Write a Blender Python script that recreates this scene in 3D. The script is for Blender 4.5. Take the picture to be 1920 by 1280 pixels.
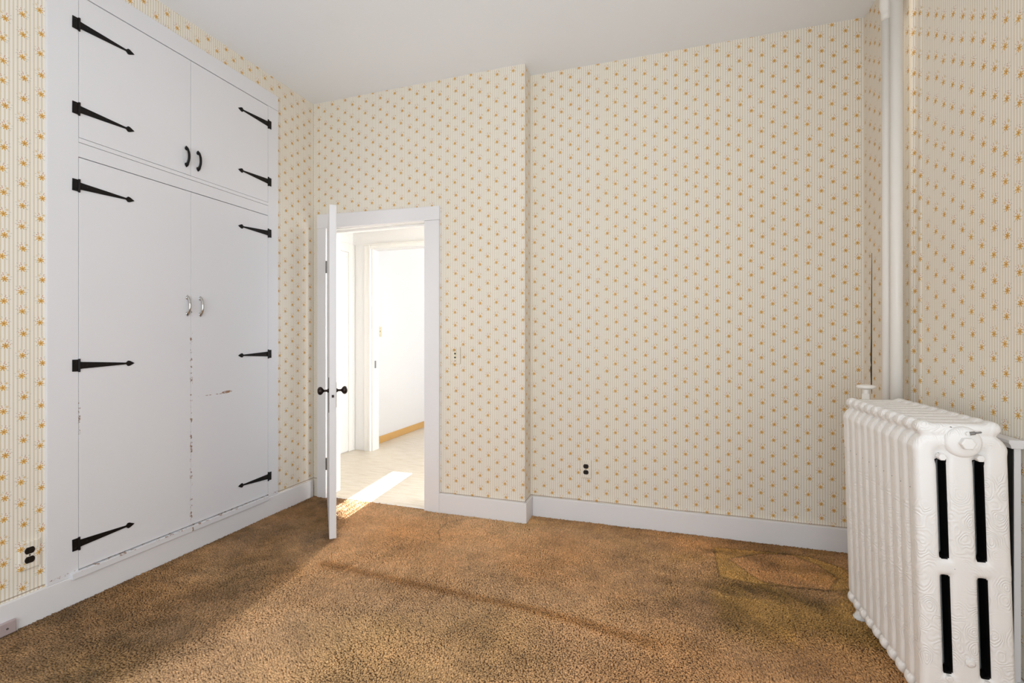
import bpy, bmesh, math, random
import numpy as np
from mathutils import Matrix, Vector

for o in list(bpy.data.objects):
    bpy.data.objects.remove(o, do_unlink=True)
S = bpy.context.scene
C = S.collection
R = math.radians
random.seed(4)
RNG = np.random.default_rng(7)

# ------------------------------------------------------------------ camera
cam_d = bpy.data.cameras.new('camera')
cam_d.sensor_width = 36.0
cam_d.lens = 890.0 / 1920 * 36
cam_d.shift_y = -6.0 / 1920
cam_d.clip_start = 0.02
cam = bpy.data.objects.new('camera', cam_d)
C.objects.link(cam)
cam.location = (0, 0, 1.2)
cam.rotation_euler = (R(90), 0, R(17.756))
S.camera = cam

# ------------------------------------------------------------------ light
S.view_settings.view_transform = 'Standard'
S.view_settings.look = 'None'
S.view_settings.gamma = 1.0
S.view_settings.use_curve_mapping = False
S.view_settings.exposure = 0.0

world = bpy.data.worlds.new('world')
S.world = world
world.use_nodes = True
bg = world.node_tree.nodes['Background']
bg.inputs[0].default_value = (0.80, 0.88, 1.0, 1)
bg.inputs[1].default_value = 1.6
S.cycles.max_bounces = 7
S.cycles.diffuse_bounces = 5
S.cycles.glossy_bounces = 2

def area(name, loc, rot, sx, sy, power, col):
    d = bpy.data.lights.new(name, 'AREA')
    d.shape = 'RECTANGLE'; d.size = sx; d.size_y = sy; d.energy = power; d.color = col
    o = bpy.data.objects.new(name, d); C.objects.link(o)
    o.location = loc; o.rotation_euler = rot
    return o

sun_d = bpy.data.lights.new('sun', 'SUN')
sun_d.energy = 55.0; sun_d.angle = R(0.25); sun_d.color = (1, 0.97, 0.92)
sun = bpy.data.objects.new('sun', sun_d); C.objects.link(sun)
sun.rotation_euler = Vector((0.105, -1.0, -0.45)).to_track_quat('-Z', 'Y').to_euler()

# daylight in the room and far-room window openings, plus two added hall lamps
area('window_daylight_rear', (-0.55, -1.49, 1.30), (R(107), 0, 0), 2.3, 1.7, 57, (0.83, 0.935, 1.0))
area('window_daylight_side', (1.26, 0.45, 1.6), (R(104), 0, R(90)), 1.3, 1.7, 21, (0.83, 0.935, 1.0))
hl = area('added_hall_light', (-1.72, 4.50, 1.55), (R(80), 0, R(180)), 0.74, 1.1, 13, (0.96, 0.98, 1.0))  # unseen lamp added across the hall to light the carpet through the doorway
hl.data.spread = R(105)  # narrowed so the added lamp reaches the carpet and spares the hall floor
area('added_hall_end_light', (1.16, 3.75, 1.3), (R(90), 0, R(90)), 1.0, 1.7, 60, (0.97, 0.98, 1.0))  # unseen lamp added to brighten the hall's walls, floor and ceiling
area('window_daylight_far_room', (-0.34, 5.9, 1.45), (R(90), 0, R(90)), 1.9, 1.5, 11, (0.98, 0.99, 1.0))
area('window_daylight_far_end', (-2.53, 7.25, 1.70), (R(90), 0, R(180)), 0.28, 0.44, 2, (1, 0.98, 0.95))

# ------------------------------------------------------------------ helpers
def srgb(r, g, b):
    def f(c):
        c /= 255.0
        return c / 12.92 if c <= 0.04045 else ((c + 0.055) / 1.055) ** 2.4
    return (f(r), f(g), f(b), 1)

def tag(o, label=None, cat=None, group=None, kind=None):
    if label: o['label'] = label
    if cat: o['category'] = cat
    if group: o['group'] = group
    if kind: o['kind'] = kind
    return o

def link(o, parent=None):
    C.objects.link(o)
    if parent is not None:
        o.parent = parent
    return o

def obj(name, bm, mat, parent=None, smooth=False, bevel=0.0, bseg=2):
    me = bpy.data.meshes.new(name)
    bmesh.ops.recalc_face_normals(bm, faces=bm.faces[:])
    bm.to_mesh(me); bm.free()
    if smooth:
        me.shade_smooth()
    me.materials.append(mat)
    o = bpy.data.objects.new(name, me)
    link(o, parent)
    if bevel > 0:
        m = o.modifiers.new('bevel', 'BEVEL')
        m.width = bevel; m.segments = bseg; m.limit_method = 'ANGLE'; m.angle_limit = R(40)
    return o

def empty(name, loc=(0, 0, 0), rot=(0, 0, 0)):
    o = bpy.data.objects.new(name, None)
    o.empty_display_size = 0.1
    C.objects.link(o); o.location = loc; o.rotation_euler = rot
    return o

def hexa(bm, p):
    """p: 8 points, bottom ring 0-3 then top ring 4-7"""
    v = [bm.verts.new(q) for q in p]
    for f in ((3, 2, 1, 0), (4, 5, 6, 7), (0, 1, 5, 4), (1, 2, 6, 5), (2, 3, 7, 6), (3, 0, 4, 7)):
        bm.faces.new([v[i] for i in f])
    return v

def box(bm, x0, x1, y0, y1, z0, z1):
    return hexa(bm, [(x0, y0, z0), (x1, y0, z0), (x1, y1, z0), (x0, y1, z0),
                     (x0, y0, z1), (x1, y0, z1), (x1, y1, z1), (x0, y1, z1)])

def bx(*a):
    bm = bmesh.new(); box(bm, *a); return bm

def prism(bm, pts, axis, a, b):
    """polygon pts (2D) extruded along axis from a to b"""
    def mk(p, t):
        return {'x': (t, p[0], p[1]), 'y': (p[0], t, p[1]), 'z': (p[0], p[1], t)}[axis]
    A = [bm.verts.new(mk(p, a)) for p in pts]
    B = [bm.verts.new(mk(p, b)) for p in pts]
    n = len(pts)
    bm.faces.new(A); bm.faces.new(B[::-1])
    for i in range(n):
        bm.faces.new([A[i], A[(i + 1) % n], B[(i + 1) % n], B[i]])

def lathe(bm, prof, seg=24, M=None, cap=True):
    """prof: list of (r, h) revolved about local Z"""
    rings = []
    for r, h in prof:
        ring = []
        for k in range(seg):
            a = 2 * math.pi * k / seg
            p = Vector((r * math.cos(a), r * math.sin(a), h))
            ring.append(bm.verts.new(M @ p if M else p))
        rings.append(ring)
    for i in range(len(rings) - 1):
        for k in range(seg):
            bm.faces.new([rings[i][k], rings[i][(k + 1) % seg], rings[i + 1][(k + 1) % seg], rings[i + 1][k]])
    if cap:
        bm.faces.new(rings[0][::-1]); bm.faces.new(rings[-1])

def tube(bm, pts, rad, seg=10, flat=None, up=Vector((0, 1, 0))):
    """pts with per point radii (ra, rb) along side / up axes"""
    rings = []
    n = len(pts)
    for i, p in enumerate(pts):
        p = Vector(p)
        t = (Vector(pts[min(i + 1, n - 1)]) - Vector(pts[max(i - 1, 0)])).normalized()
        s = t.cross(up).normalized(); u = s.cross(t).normalized()
        ra, rb = rad[i]
        rings.append([bm.verts.new(p + s * (ra * math.cos(2 * math.pi * k / seg)) + u * (rb * math.sin(2 * math.pi * k / seg))) for k in range(seg)])
    for i in range(n - 1):
        for k in range(seg):
            bm.faces.new([rings[i][k], rings[i][(k + 1) % seg], rings[i + 1][(k + 1) % seg], rings[i + 1][k]])
    bm.faces.new(rings[0][::-1]); bm.faces.new(rings[-1])

def copy_tree(o, parent=None, delta=None):
    c = o.copy(); C.objects.link(c); c.parent = parent
    if delta is not None:
        c.location = c.location + Vector(delta)
    for ch in o.children:
        copy_tree(ch, c)
    return c

# ------------------------------------------------------------------ materials
class NT:
    """small expression builder for shader maths"""
    def __init__(s, tree): s.t = tree; s.n = tree.nodes; s.l = tree.links
    def m(s, op, a, b=None, c=None, clamp=False):
        nd = s.n.new('ShaderNodeMath'); nd.operation = op; nd.use_clamp = clamp
        for i, v in enumerate((a, b, c)):
            if v is None: continue
            if isinstance(v, (int, float)): nd.inputs[i].default_value = v
            else: s.l.new(v, nd.inputs[i])
        return nd.outputs[0]
    def mix(s, fac, a, b, blend='MIX'):
        nd = s.n.new('ShaderNodeMix'); nd.data_type = 'RGBA'; nd.blend_type = blend
        for sock, v in ((nd.inputs[0], fac), (nd.inputs[6], a), (nd.inputs[7], b)):
            if isinstance(v, (int, float, tuple)): sock.default_value = v
            else: s.l.new(v, sock)
        return nd.outputs[2]
    def noise(s, vec, scale, detail=2.0, rough=0.5, col=False):
        nd = s.n.new('ShaderNodeTexNoise'); nd.inputs['Scale'].default_value = scale
        nd.inputs['Detail'].default_value = detail; nd.inputs['Roughness'].default_value = rough
        if vec is not None: s.l.new(vec, nd.inputs['Vector'])
        return nd.outputs[1 if col else 0]
    def ramp(s, v, lo, hi):
        nd = s.n.new('ShaderNodeMapRange'); nd.interpolation_type = 'SMOOTHSTEP'
        s.l.new(v, nd.inputs[0]); nd.inputs[1].default_value = lo; nd.inputs[2].default_value = hi
        return nd.outputs[0]
    def pos(s):
        return s.n.new('ShaderNodeNewGeometry').outputs['Position']
    def sep(s, v):
        nd = s.n.new('ShaderNodeSeparateXYZ'); s.l.new(v, nd.inputs[0]); return nd.outputs
    def bump(s, h, strength, dist, bsdf):
        nd = s.n.new('ShaderNodeBump'); nd.inputs['Strength'].default_value = strength
        nd.inputs['Distance'].default_value = dist
        s.l.new(h, nd.inputs['Height']); s.l.new(nd.outputs[0], bsdf.inputs['Normal'])

def new_mat(name, col=(0.8, 0.8, 0.8, 1), rough=0.6, metal=0.0, spec=0.5):
    m = bpy.data.materials.new(name); m.use_nodes = True
    b = m.node_tree.nodes['Principled BSDF']
    b.inputs['Base Color'].default_value = col
    b.inputs['Roughness'].default_value = rough
    b.inputs['Metallic'].default_value = metal
    b.inputs['Specular IOR Level'].default_value = spec
    return m, b, NT(m.node_tree)

def paint(name, col, rough=0.5, wob=0.0012, scale=60, grime=0.06, gcol=(0.55, 0.48, 0.4, 1)):
    m, b, n = new_mat(name, col, rough)
    p = n.pos()
    g = n.ramp(n.noise(p, 3.2, 5, 0.65), 0.5, 0.85)
    f = n.m('MULTIPLY', g, grime)
    n.l.new(n.mix(f, col, gcol), b.inputs['Base Color'])
    n.bump(n.noise(p, scale, 3, 0.55), 0.35, wob, b)
    return m

def wallpaper(name):
    m, b, n = new_mat(name, rough=0.75, spec=0.25)
    uv = n.n.new('ShaderNodeUVMap').outputs[0]
    u, v, _ = n.sep(uv)
    P, Q = 0.0605, 0.0893
    cu = n.m('DIVIDE', u, P)
    col = n.m('FLOOR', cu)
    lx = n.m('MULTIPLY', n.m('SUBTRACT', n.m('FRACT', cu), 0.5), P)
    cv = n.m('DIVIDE', n.m('ADD', v, n.m('MULTIPLY', col, Q * 0.46)), Q)
    row = n.m('FLOOR', cv)
    ly = n.m('MULTIPLY', n.m('SUBTRACT', n.m('FRACT', cv), 0.5), Q)
    comb = n.n.new('ShaderNodeCombineXYZ'); n.l.new(col, comb.inputs[0]); n.l.new(row, comb.inputs[1])
    wn = n.n.new('ShaderNodeTexWhiteNoise'); wn.noise_dimensions = '2D'; n.l.new(comb.outputs[0], wn.inputs[0])
    rr, rg, rb = n.sep(wn.outputs['Color'])
    # wobble the printed position a little, mirror every other sprig
    sg = n.m('SUBTRACT', n.m('MULTIPLY', n.m('GREATER_THAN', rr, 0.5), 2.0), 1.0)
    x = n.m('MULTIPLY', n.m('SUBTRACT', lx, n.m('MULTIPLY', n.m('SUBTRACT', rg, 0.5), 0.012)), sg)
    y = n.m('SUBTRACT', ly, n.m('MULTIPLY', n.m('SUBTRACT', rb, 0.5), 0.010))
    def star(cx, cy, rad, k, soft=0.0018):
        dx = n.m('SUBTRACT', x, cx); dy = n.m('SUBTRACT', y, cy)
        r = n.m('SQRT', n.m('ADD', n.m('MULTIPLY', dx, dx), n.m('MULTIPLY', dy, dy)))
        th = n.m('ARCTAN2', dy, dx)
        pet = n.m('ABSOLUTE', n.m('COSINE', n.m('ADD', n.m('MULTIPLY', th, k * 0.5), rg)))
        lim = n.m('MULTIPLY', n.m('ADD', 0.28, n.m('MULTIPLY', pet, 0.72)), rad)
        return n.m('DIVIDE', n.m('SUBTRACT', lim, r), soft, clamp=True), r
    def dot(cx, cy, rx, ry, ang=0.0):
        dx = n.m('SUBTRACT', x, cx); dy = n.m('SUBTRACT', y, cy)
        ca, sa = math.cos(ang), math.sin(ang)
        ex = n.m('DIVIDE', n.m('ADD', n.m('MULTIPLY', dx, ca), n.m('MULTIPLY', dy, sa)), rx)
        ey = n.m('DIVIDE', n.m('SUBTRACT', n.m('MULTIPLY', dy, ca), n.m('MULTIPLY', dx, sa)), ry)
        d = n.m('ADD', n.m('MULTIPLY', ex, ex), n.m('MULTIPLY', ey, ey))
        return n.m('MULTIPLY', n.m('SUBTRACT', 1.15, d), 2.0, clamp=True)
    def union(*a):
        o = a[0]
        for q in a[1:]: o = n.m('MAXIMUM', o, q)
        return o
    # stripes, nine to every two columns
    st = n.m('FRACT', n.m('DIVIDE', u, P / 4.5))
    tri = n.m('ABSOLUTE', n.m('SUBTRACT', st, 0.5))
    line = n.m('MULTIPLY', n.m('SUBTRACT', 0.25, tri), 9.0, clamp=True)
    line2 = n.m('MULTIPLY', n.m('SUBTRACT', tri, 0.44), 14.0, clamp=True)
    base = WP_BASE
    c = n.mix(n.m('MULTIPLY', line, 0.85), base, WP_LINE)
    c = n.mix(n.m('MULTIPLY', line2, 0.15), c, WP_LINE2)
    halo = dot(0.0, 0.002, 0.019, 0.020)
    c = n.mix(n.m('MULTIPLY', halo, 0.45), c, base)
    leaf = union(dot(0.017, -0.006, 0.0050, 0.0016, 0.3), dot(0.013, -0.014, 0.0050, 0.0016, -0.3), dot(-0.014, -0.015, 0.0050, 0.0016, 0.5),
                 dot(-0.019, 0.004, 0.0050, 0.0014, 0.5), dot(0.006, 0.021, 0.0045, 0.0014, 1.0), dot(-0.017, 0.016, 0.0040, 0.0014, -0.6), dot(0.021, 0.006, 0.0042, 0.0013, 0.2))
    c = n.mix(n.m('MULTIPLY', leaf, 0.42), c, srgb(140, 148, 138))
    bud = union(dot(-0.004, 0.013, 0.0027, 0.0023), dot(-0.0095, 0.009, 0.0027, 0.0023), dot(-0.0055, 0.0185, 0.0025, 0.0021), dot(-0.015, 0.0, 0.0024, 0.002))
    c = n.mix(n.m('MULTIPLY', bud, 0.75), c, srgb(190, 124, 84))
    s2, _ = star(0.011, 0.013, 0.0072, 6)
    c = n.mix(n.m('MULTIPLY', s2, n.m('ADD', 0.35, n.m('MULTIPLY', rr, 0.45))), c, srgb(206, 168, 84))
    s1, r1 = star(0.0, -0.005, 0.0136, 7, 0.0013)
    c = n.mix(s1, c, n.mix(rg, srgb(216, 170, 88), srgb(208, 158, 72)))
    ctr = n.m('DIVIDE', n.m('SUBTRACT', 0.0042, r1), 0.0014, clamp=True)
    c = n.mix(n.m('MULTIPLY', ctr, 0.8), c, srgb(192, 132, 58))
    # faint age staining
    p = n.pos()
    st2 = n.ramp(n.noise(p, 1.3, 4, 0.6), 0.5, 0.9)
    c = n.mix(n.m('MULTIPLY', st2, 0.10), c, srgb(190, 160, 110))
    # brown dirt along the cut edge above the baseboards
    dz = n.m('ABSOLUTE', n.m('SUBTRACT', v, n.m('ADD', 0.127, n.m('MULTIPLY', n.noise(p, 6, 2), 0.008))))
    c = n.mix(n.m('MULTIPLY', n.ramp(dz, 0.0045, 0.001), 0.65), c, srgb(128, 96, 62))
    n.l.new(c, b.inputs['Base Color'])
    n.bump(n.noise(p, 9.0, 4, 0.55), 0.25, 0.006, b)
    return m

WP_BASE = srgb(238, 231, 221)
WP_LINE = srgb(215, 201, 173)
WP_LINE2 = srgb(214, 202, 180)
M_paper = wallpaper('floral_wallpaper')
M_ceil = paint('ceiling_paint', srgb(240, 242, 246), 0.8, 0.004, 7, 0.05)
M_white = paint('white_trim_paint', srgb(230, 227, 227), 0.42, 0.0012, 45, 0.05)
M_hallwall = paint('hall_wall_paint', srgb(238, 237, 236), 0.7, 0.002, 12, 0.03)
M_hallceil = paint('hall_ceiling_paint', srgb(240, 234, 220), 0.8, 0.002, 12, 0.03)
M_halltrim = paint('hall_trim_paint', srgb(238, 236, 232), 0.4, 0.001, 30, 0.05)
M_black = new_mat('black_iron', srgb(26, 22, 21), 0.42, 0.6)[0]
M_dark = new_mat('dark_gap', srgb(20, 17, 15), 0.9)[0]
M_bakelite = new_mat('black_bakelite', srgb(18, 15, 14), 0.3)[0]
M_slot = new_mat('socket_slot', srgb(4, 4, 4), 0.8)[0]
M_bronze = new_mat('dark_bronze', srgb(58, 48, 44), 0.35, 0.8)[0]
M_chrome = new_mat('chrome', srgb(200, 198, 195), 0.16, 1.0)[0]
M_steel = new_mat('dull_steel', srgb(135, 132, 130), 0.4, 0.9)[0]
M_plate = new_mat('pinkish_grey_plate', srgb(178, 160, 158), 0.5)[0]
M_ivory = new_mat('ivory_plastic', srgb(226, 216, 184), 0.4)[0]
M_oak = paint('oak_stain', srgb(214, 168, 98), 0.4, 0.0004, 80, 0.3, srgb(180, 128, 64))
M_plaster = paint('grey_plaster', srgb(190, 188, 184), 0.8, 0.004, 30, 0.5, srgb(120, 118, 112))

def door_paint():
    """white cabinet paint, chipped to bare wood along the meeting and bottom edges"""
    m, b, n = new_mat('chipped_cabinet_paint', srgb(226, 224, 226), 0.45)
    p = n.pos(); x, y, z = n.sep(p)
    g = n.ramp(n.noise(p, 3.0, 5, 0.65), 0.5, 0.9)
    c = n.mix(n.m('MULTIPLY', g, 0.05), srgb(226, 224, 226), srgb(190, 180, 168))
    dm = n.m('ABSOLUTE', n.m('SUBTRACT', y, 2.006))
    near = n.m('MULTIPLY', n.ramp(dm, 0.011, 0.003), n.m('LESS_THAN', z, 1.40))
    nearb = n.m('MULTIPLY', n.ramp(n.m('ABSOLUTE', n.m('SUBTRACT', z, 0.140)), 0.008, 0.002), 1.0)
    nearh = n.m('MULTIPLY', n.ramp(n.m('ABSOLUTE', n.m('SUBTRACT', y, 1.466)), 0.006, 0.002), n.m('LESS_THAN', n.m('ABSOLUTE', n.m('SUBTRACT', z, 0.86)), 0.1))
    edge = n.m('MAXIMUM', n.m('MAXIMUM', near, nearb), nearh)
    ch = n.ramp(n.noise(p, 48, 4, 0.7), 0.55, 0.60)
    f = n.m('MULTIPLY', edge, ch)
    # long scratch on the right-hand lower door
    sy = n.m('DIVIDE', n.m('SUBTRACT', y, 2.235), 0.040)
    sz = n.m('DIVIDE', n.m('SUBTRACT', n.m('SUBTRACT', z, 0.872), n.m('MULTIPLY', n.m('SUBTRACT', y, 2.235), 0.05)), 0.008)
    sc = n.m('ADD', n.m('MULTIPLY', sy, sy), n.m('MULTIPLY', sz, sz))
    sc = n.m('MULTIPLY', n.ramp(sc, 1.1, 0.6), n.ramp(n.noise(p, 60, 3, 0.7), 0.38, 0.46))
    sy2 = n.m('DIVIDE', n.m('SUBTRACT', y, 2.15), 0.12)
    sz2 = n.m('DIVIDE', n.m('SUBTRACT', z, 0.866), 0.0035)
    sc2 = n.m('ADD', n.m('MULTIPLY', sy2, sy2), n.m('MULTIPLY', sz2, sz2))
    sc2 = n.m('MULTIPLY', n.m('MULTIPLY', n.ramp(sc2, 1.1, 0.4), n.ramp(n.noise(p, 55, 4, 0.7), 0.50, 0.56)), 0.7)
    f = n.m('MAXIMUM', n.m('MAXIMUM', f, sc), sc2)
    c = n.mix(f, c, n.mix(n.noise(p, 90, 2), srgb(120, 88, 66), srgb(176, 136, 106)))
    n.l.new(c, b.inputs['Base Color'])
    h = n.m('SUBTRACT', n.noise(p, 28, 3, 0.55), n.m('MULTIPLY', f, 0.6))
    n.bump(h, 0.3, 0.0014, b)
    return m
M_cab = door_paint()

def radiator_paint():
    """thick white enamel over cast scrollwork"""
    m, b, n = new_mat('cast_iron_enamel', srgb(238, 234, 230), 0.45)
    tc = n.n.new('ShaderNodeTexCoord').outputs['Object']
    mp = n.n.new('ShaderNodeMapping'); n.l.new(tc, mp.inputs[0]); mp.inputs['Scale'].default_value = (1.0, 1.0, 0.8)
    wob = n.noise(mp.outputs[0], 18, 2, 0.5, True)
    add = n.n.new('ShaderNodeMix'); add.data_type = 'VECTOR'; add.inputs[0].default_value = 0.035
    n.l.new(mp.outputs[0], add.inputs[4]); n.l.new(wob, add.inputs[5])
    vo = n.n.new('ShaderNodeTexVoronoi'); vo.feature = 'SMOOTH_F1'; vo.inputs['Scale'].default_value = 22
    vo.inputs['Smoothness'].default_value = 0.4
    n.l.new(add.outputs[1], vo.inputs['Vector'])
    ring = n.m('SINE', n.m('MULTIPLY', vo.outputs['Distance'], 52.0))
    patch = n.ramp(n.noise(tc, 9, 2), 0.40, 0.54)
    fine = n.noise(tc, 130, 3, 0.6)
    h = n.m('ADD', n.m('MULTIPLY', n.m('MULTIPLY', ring, patch), 0.5), n.m('MULTIPLY', fine, 0.3))
    n.bump(h, 0.75, 0.0013, b)
    sp = n.ramp(n.noise(tc, 70, 1, 0.3), 0.80, 0.82)
    n.l.new(n.mix(sp, srgb(238, 234, 230), srgb(90, 84, 80)), b.inputs['Base Color'])
    return m
M_rad = radiator_paint()
M_iron = new_mat('bare_black_iron', srgb(10, 9, 9), 0.45, 0.0, 0.25)[0]
M_pipe = paint('pipe_paint', srgb(236, 231, 224), 0.4, 0.0015, 50, 0.05)

def carpet_mat():
    m, b, n = new_mat('carpet_yarn', rough=0.95, spec=0.08)
    at = n.n.new('ShaderNodeAttribute'); at.attribute_name = 'yarn'
    p = n.pos()
    f = n.noise(p, 260, 3, 0.7)
    n.l.new(n.mix(n.m('MULTIPLY', n.ramp(f, 0.35, 0.75), 0.30), at.outputs['Color'], n.mix(1.0, at.outputs['Color'], (0.55, 0.50, 0.46, 1), 'MULTIPLY')), b.inputs['Base Color'])
    n.bump(f, 0.6, 0.003, b)
    b.inputs['Sheen Weight'].default_value = 0.15
    return m
M_carpet = carpet_mat()
M_backing = new_mat('carpet_backing', srgb(150, 108, 70), 0.95, spec=0.1)[0]

def vinyl_mat():
    m, b, n = new_mat('cream_vinyl', rough=0.35)
    p = n.pos()
    mp = n.n.new('ShaderNodeMapping'); n.l.new(p, mp.inputs[0]); mp.inputs['Scale'].default_value = (3.0, 14.0, 1)
    f = n.noise(mp.outputs[0], 2.2, 5, 0.65)
    n.l.new(n.mix(n.ramp(f, 0.35, 0.75), srgb(218, 208, 192), srgb(200, 186, 164)), b.inputs['Base Color'])
    n.bump(f, 0.1, 0.001, b)
    return m
M_vinyl = vinyl_mat()

# ------------------------------------------------------------------ room shell
XL, XR, YR, YB, ZC = -2.562, 1.07, -1.35, 3.13, 2.995
MF = Matrix.Translation((-2.55, 3.005, 0)) @ Matrix.Rotation(R(-0.85), 4, 'Z')   # frame of the doorway wall: x along it, -y into the room

def sheet(name, quads, mat, label, cat, kind='structure', thick=None):
    """quads: list of (4 points, 4 uvs); a wall skin of its own"""
    bm = bmesh.new(); uvl = bm.loops.layers.uv.new('UVMap')
    for pts, uvs in quads:
        f = bm.faces.new([bm.verts.new(p) for p in pts])
        if uvs:
            for lp, w in zip(f.loops, uvs): lp[uvl].uv = w
    me = bpy.data.meshes.new(name); bmesh.ops.remove_doubles(bm, verts=bm.verts[:], dist=1e-5)
    bm.to_mesh(me); bm.free(); me.materials.append(mat)
    o = link(bpy.data.objects.new(name, me))
    tag(o, label, cat, kind=kind)
    return o

def wq(a, b, z0, z1, u0, M=None):
    """vertical wall quad from plan point a to b with running u"""
    L = math.hypot(b[0] - a[0], b[1] - a[1])
    pts = [(a[0], a[1], z0), (b[0], b[1], z0), (b[0], b[1], z1), (a[0], a[1], z1)]
    if M: pts = [tuple(M @ Vector(p)) for p in pts]
    return (pts, [(u0, z0), (u0 + L, z0), (u0 + L, z1), (u0, z1)])

# left wall, papered, with the cupboard recess left open
CY0, CY1, CZ0, CZ1 = 1.36, 2.63, 0.10, 2.86
sheet('wall_left', [wq((XL, YR), (XL, CY0), -0.01, ZC, 0.011), wq((XL, CY0), (XL, CY1), CZ1, ZC, 0.011 + CY0 - YR),
                    wq((XL, CY0), (XL, CY1), -0.01, CZ0, 0.011 + CY0 - YR), wq((XL, CY1), (XL, 3.04), -0.01, ZC, 0.011 + CY1 - YR)],
      M_paper, 'papered left wall around the white built-in cupboard', 'wall')
# doorway wall
OP0, OP1, OPZ = 0.118, 0.958, 2.05
UB = 20.02
sheet('wall_back', [wq((-0.05, 0), (OP0, 0), -0.01, ZC, UB - 0.05, MF), wq((OP0, 0), (OP1, 0), OPZ, ZC, UB + OP0, MF), wq((OP1, 0), (1.683, 0), -0.01, ZC, UB + OP1, MF)],
      M_paper, 'papered back wall with the open doorway', 'wall')
e0 = MF @ Vector((1.683, 0, 0))
sheet('wall_back_return', [wq((e0.x, e0.y), (e0.x, YB), -0.01, ZC, UB + 1.683)], M_paper, 'narrow papered return between doorway wall and recessed wall', 'wall')
sheet('wall_back_recess', [wq((e0.x, YB), (XR + 0.02, YB), -0.01, ZC, 23.9)], M_paper, 'wide papered recessed wall with a black power outlet', 'wall')
# right wall: far strip, two soft ridges in the paper, main wall with the window opening
prof = [(XR, YB)]
for t in np.linspace(0, 1, 25):
    Y = 2.665 - t * 0.165
    w = 0.0
    w -= 0.007 * math.exp(-((Y - 2.603) / 0.016) ** 2)
    w += 0.004 * math.exp(-((Y - 2.566) / 0.012) ** 2)
    w -= 0.006 * math.exp(-((Y - 2.524) / 0.014) ** 2)
    prof.append((XR + w, Y))
prof.append((XR, 1.2))
quads = []; uu = 31.0
for a, b_ in zip(prof[:-1], prof[1:]):
    q = wq(a, b_, -0.01, ZC, uu); quads.append(q); uu += math.hypot(b_[0] - a[0], b_[1] - a[1])
quads += [wq((XR, 1.2), (XR, -0.3), -0.01, 0.8, uu), wq((XR, 1.2), (XR, -0.3), 2.4, ZC, uu), wq((XR, -0.3), (XR, YR), -0.01, ZC, uu + 1.5)]
wr = sheet('wall_right', quads, M_paper, 'papered right wall behind the radiator and pipes', 'wall')
wr.data.shade_smooth()
# wall behind the camera with its window
sheet('wall_rear', [wq((XR, YR), (0.6, YR), -0.01, ZC, 40), wq((0.6, YR), (-1.7, YR), -0.01, 0.45, 40.47), wq((0.6, YR), (-1.7, YR), 2.15, ZC, 40.47), wq((-1.7, YR), (XL, YR), -0.01, ZC, 42.77)],
      M_paper, 'papered rear wall with a window', 'wall')
sheet('ceiling', [([(XL, YR, ZC), (XR, YR, ZC), (XR, YB, ZC), (XL, YB, ZC)], None)], M_ceil, 'plain off-white plaster ceiling', 'ceiling')
thr = lambda X: 3.005 - 0.0148 * (X + 2.55)
sheet('floor', [([(XL, YR, -0.008), (XR + 0.05, YR, -0.008), (XR + 0.05, YB, -0.008), (-0.86, YB, -0.008), (-0.86, thr(-0.86) + 0.02, -0.008), (XL, thr(XL) + 0.02, -0.008)], None)],
      M_backing, 'floor under the brown carpet', 'floor')

# windows behind and beside the camera
def window(name, label, M, w, h):
    t = empty(name); tag(t, label, 'window', kind='structure')
    def part(nm, *a):
        bm = bx(*a); bm.transform(M); obj(nm, bm, M_white, t, bevel=0.004)
    for a in ((-w / 2 - 0.1, -w / 2, -0.02, 0.1, -0.02, h + 0.1), (w / 2, w / 2 + 0.1, -0.02, 0.1, -0.02, h + 0.1), (-w / 2, w / 2, -0.02, 0.1, h, h + 0.1)):
        part('casing', *a)
    part('stool', -w / 2 - 0.12, w / 2 + 0.12, -0.05, 0.1, -0.03, 0.0)
    part('meeting_rail', -w / 2, w / 2, 0.03, 0.07, h / 2 - 0.02, h / 2 + 0.02)
    for s in (-1, 1):
        part('stile', s * w / 2 - 0.02, s * w / 2 + 0.02, 0.03, 0.07, 0, h)
window('window_1', 'white sash window in the rear wall', Matrix.Translation((-0.55, YR, 0.45)) @ Matrix.Rotation(R(180), 4, 'Z'), 2.3, 1.7)
window('window_2', 'white sash window in the right wall beyond the radiator', Matrix.Translation((XR, 0.45, 0.8)) @ Matrix.Rotation(R(-90), 4, 'Z'), 1.5, 1.6)

# ------------------------------------------------------------------ baseboards and door casing
def struct(name, bm, mat, label, cat, bevel=0.003, M=None):
    if M: bm.transform(M)
    o = obj(name, bm, mat, bevel=bevel); return tag(o, label, cat, kind='structure')

BH = 0.128
bm = bmesh.new(); box(bm, XL - 0.01, -2.546, YR, 2.985, -0.008, 0.121)
struct('baseboard_left', bm, M_white, 'white baseboard running along the left wall under the cupboard', 'baseboard')
bm = bmesh.new(); box(bm, 1.0705, 1.683 + 0.018, -0.022, 0.01, -0.008, BH)
struct('baseboard_back', bm, M_white, 'white baseboard beside the door casing', 'baseboard', M=MF)
bm = bmesh.new(); box(bm, e0.x - 0.005, e0.x + 0.017, e0.y - 0.003, YB, -0.008, BH)
struct('baseboard_return', bm, M_white, 'short white baseboard on the narrow return', 'baseboard')
bm = bmesh.new(); box(bm, e0.x + 0.0175, XR + 0.01, YB - 0.022, YB + 0.01, -0.008, BH)
struct('baseboard_recess', bm, M_white, 'long white baseboard along the recessed wall', 'baseboard')
bm = bmesh.new(); box(bm, XR - 0.018, XR + 0.01, 1.0, YB - 0.0225, -0.008, BH)
struct('baseboard_right', bm, M_white, 'white baseboard behind the radiator', 'baseboard')

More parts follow.
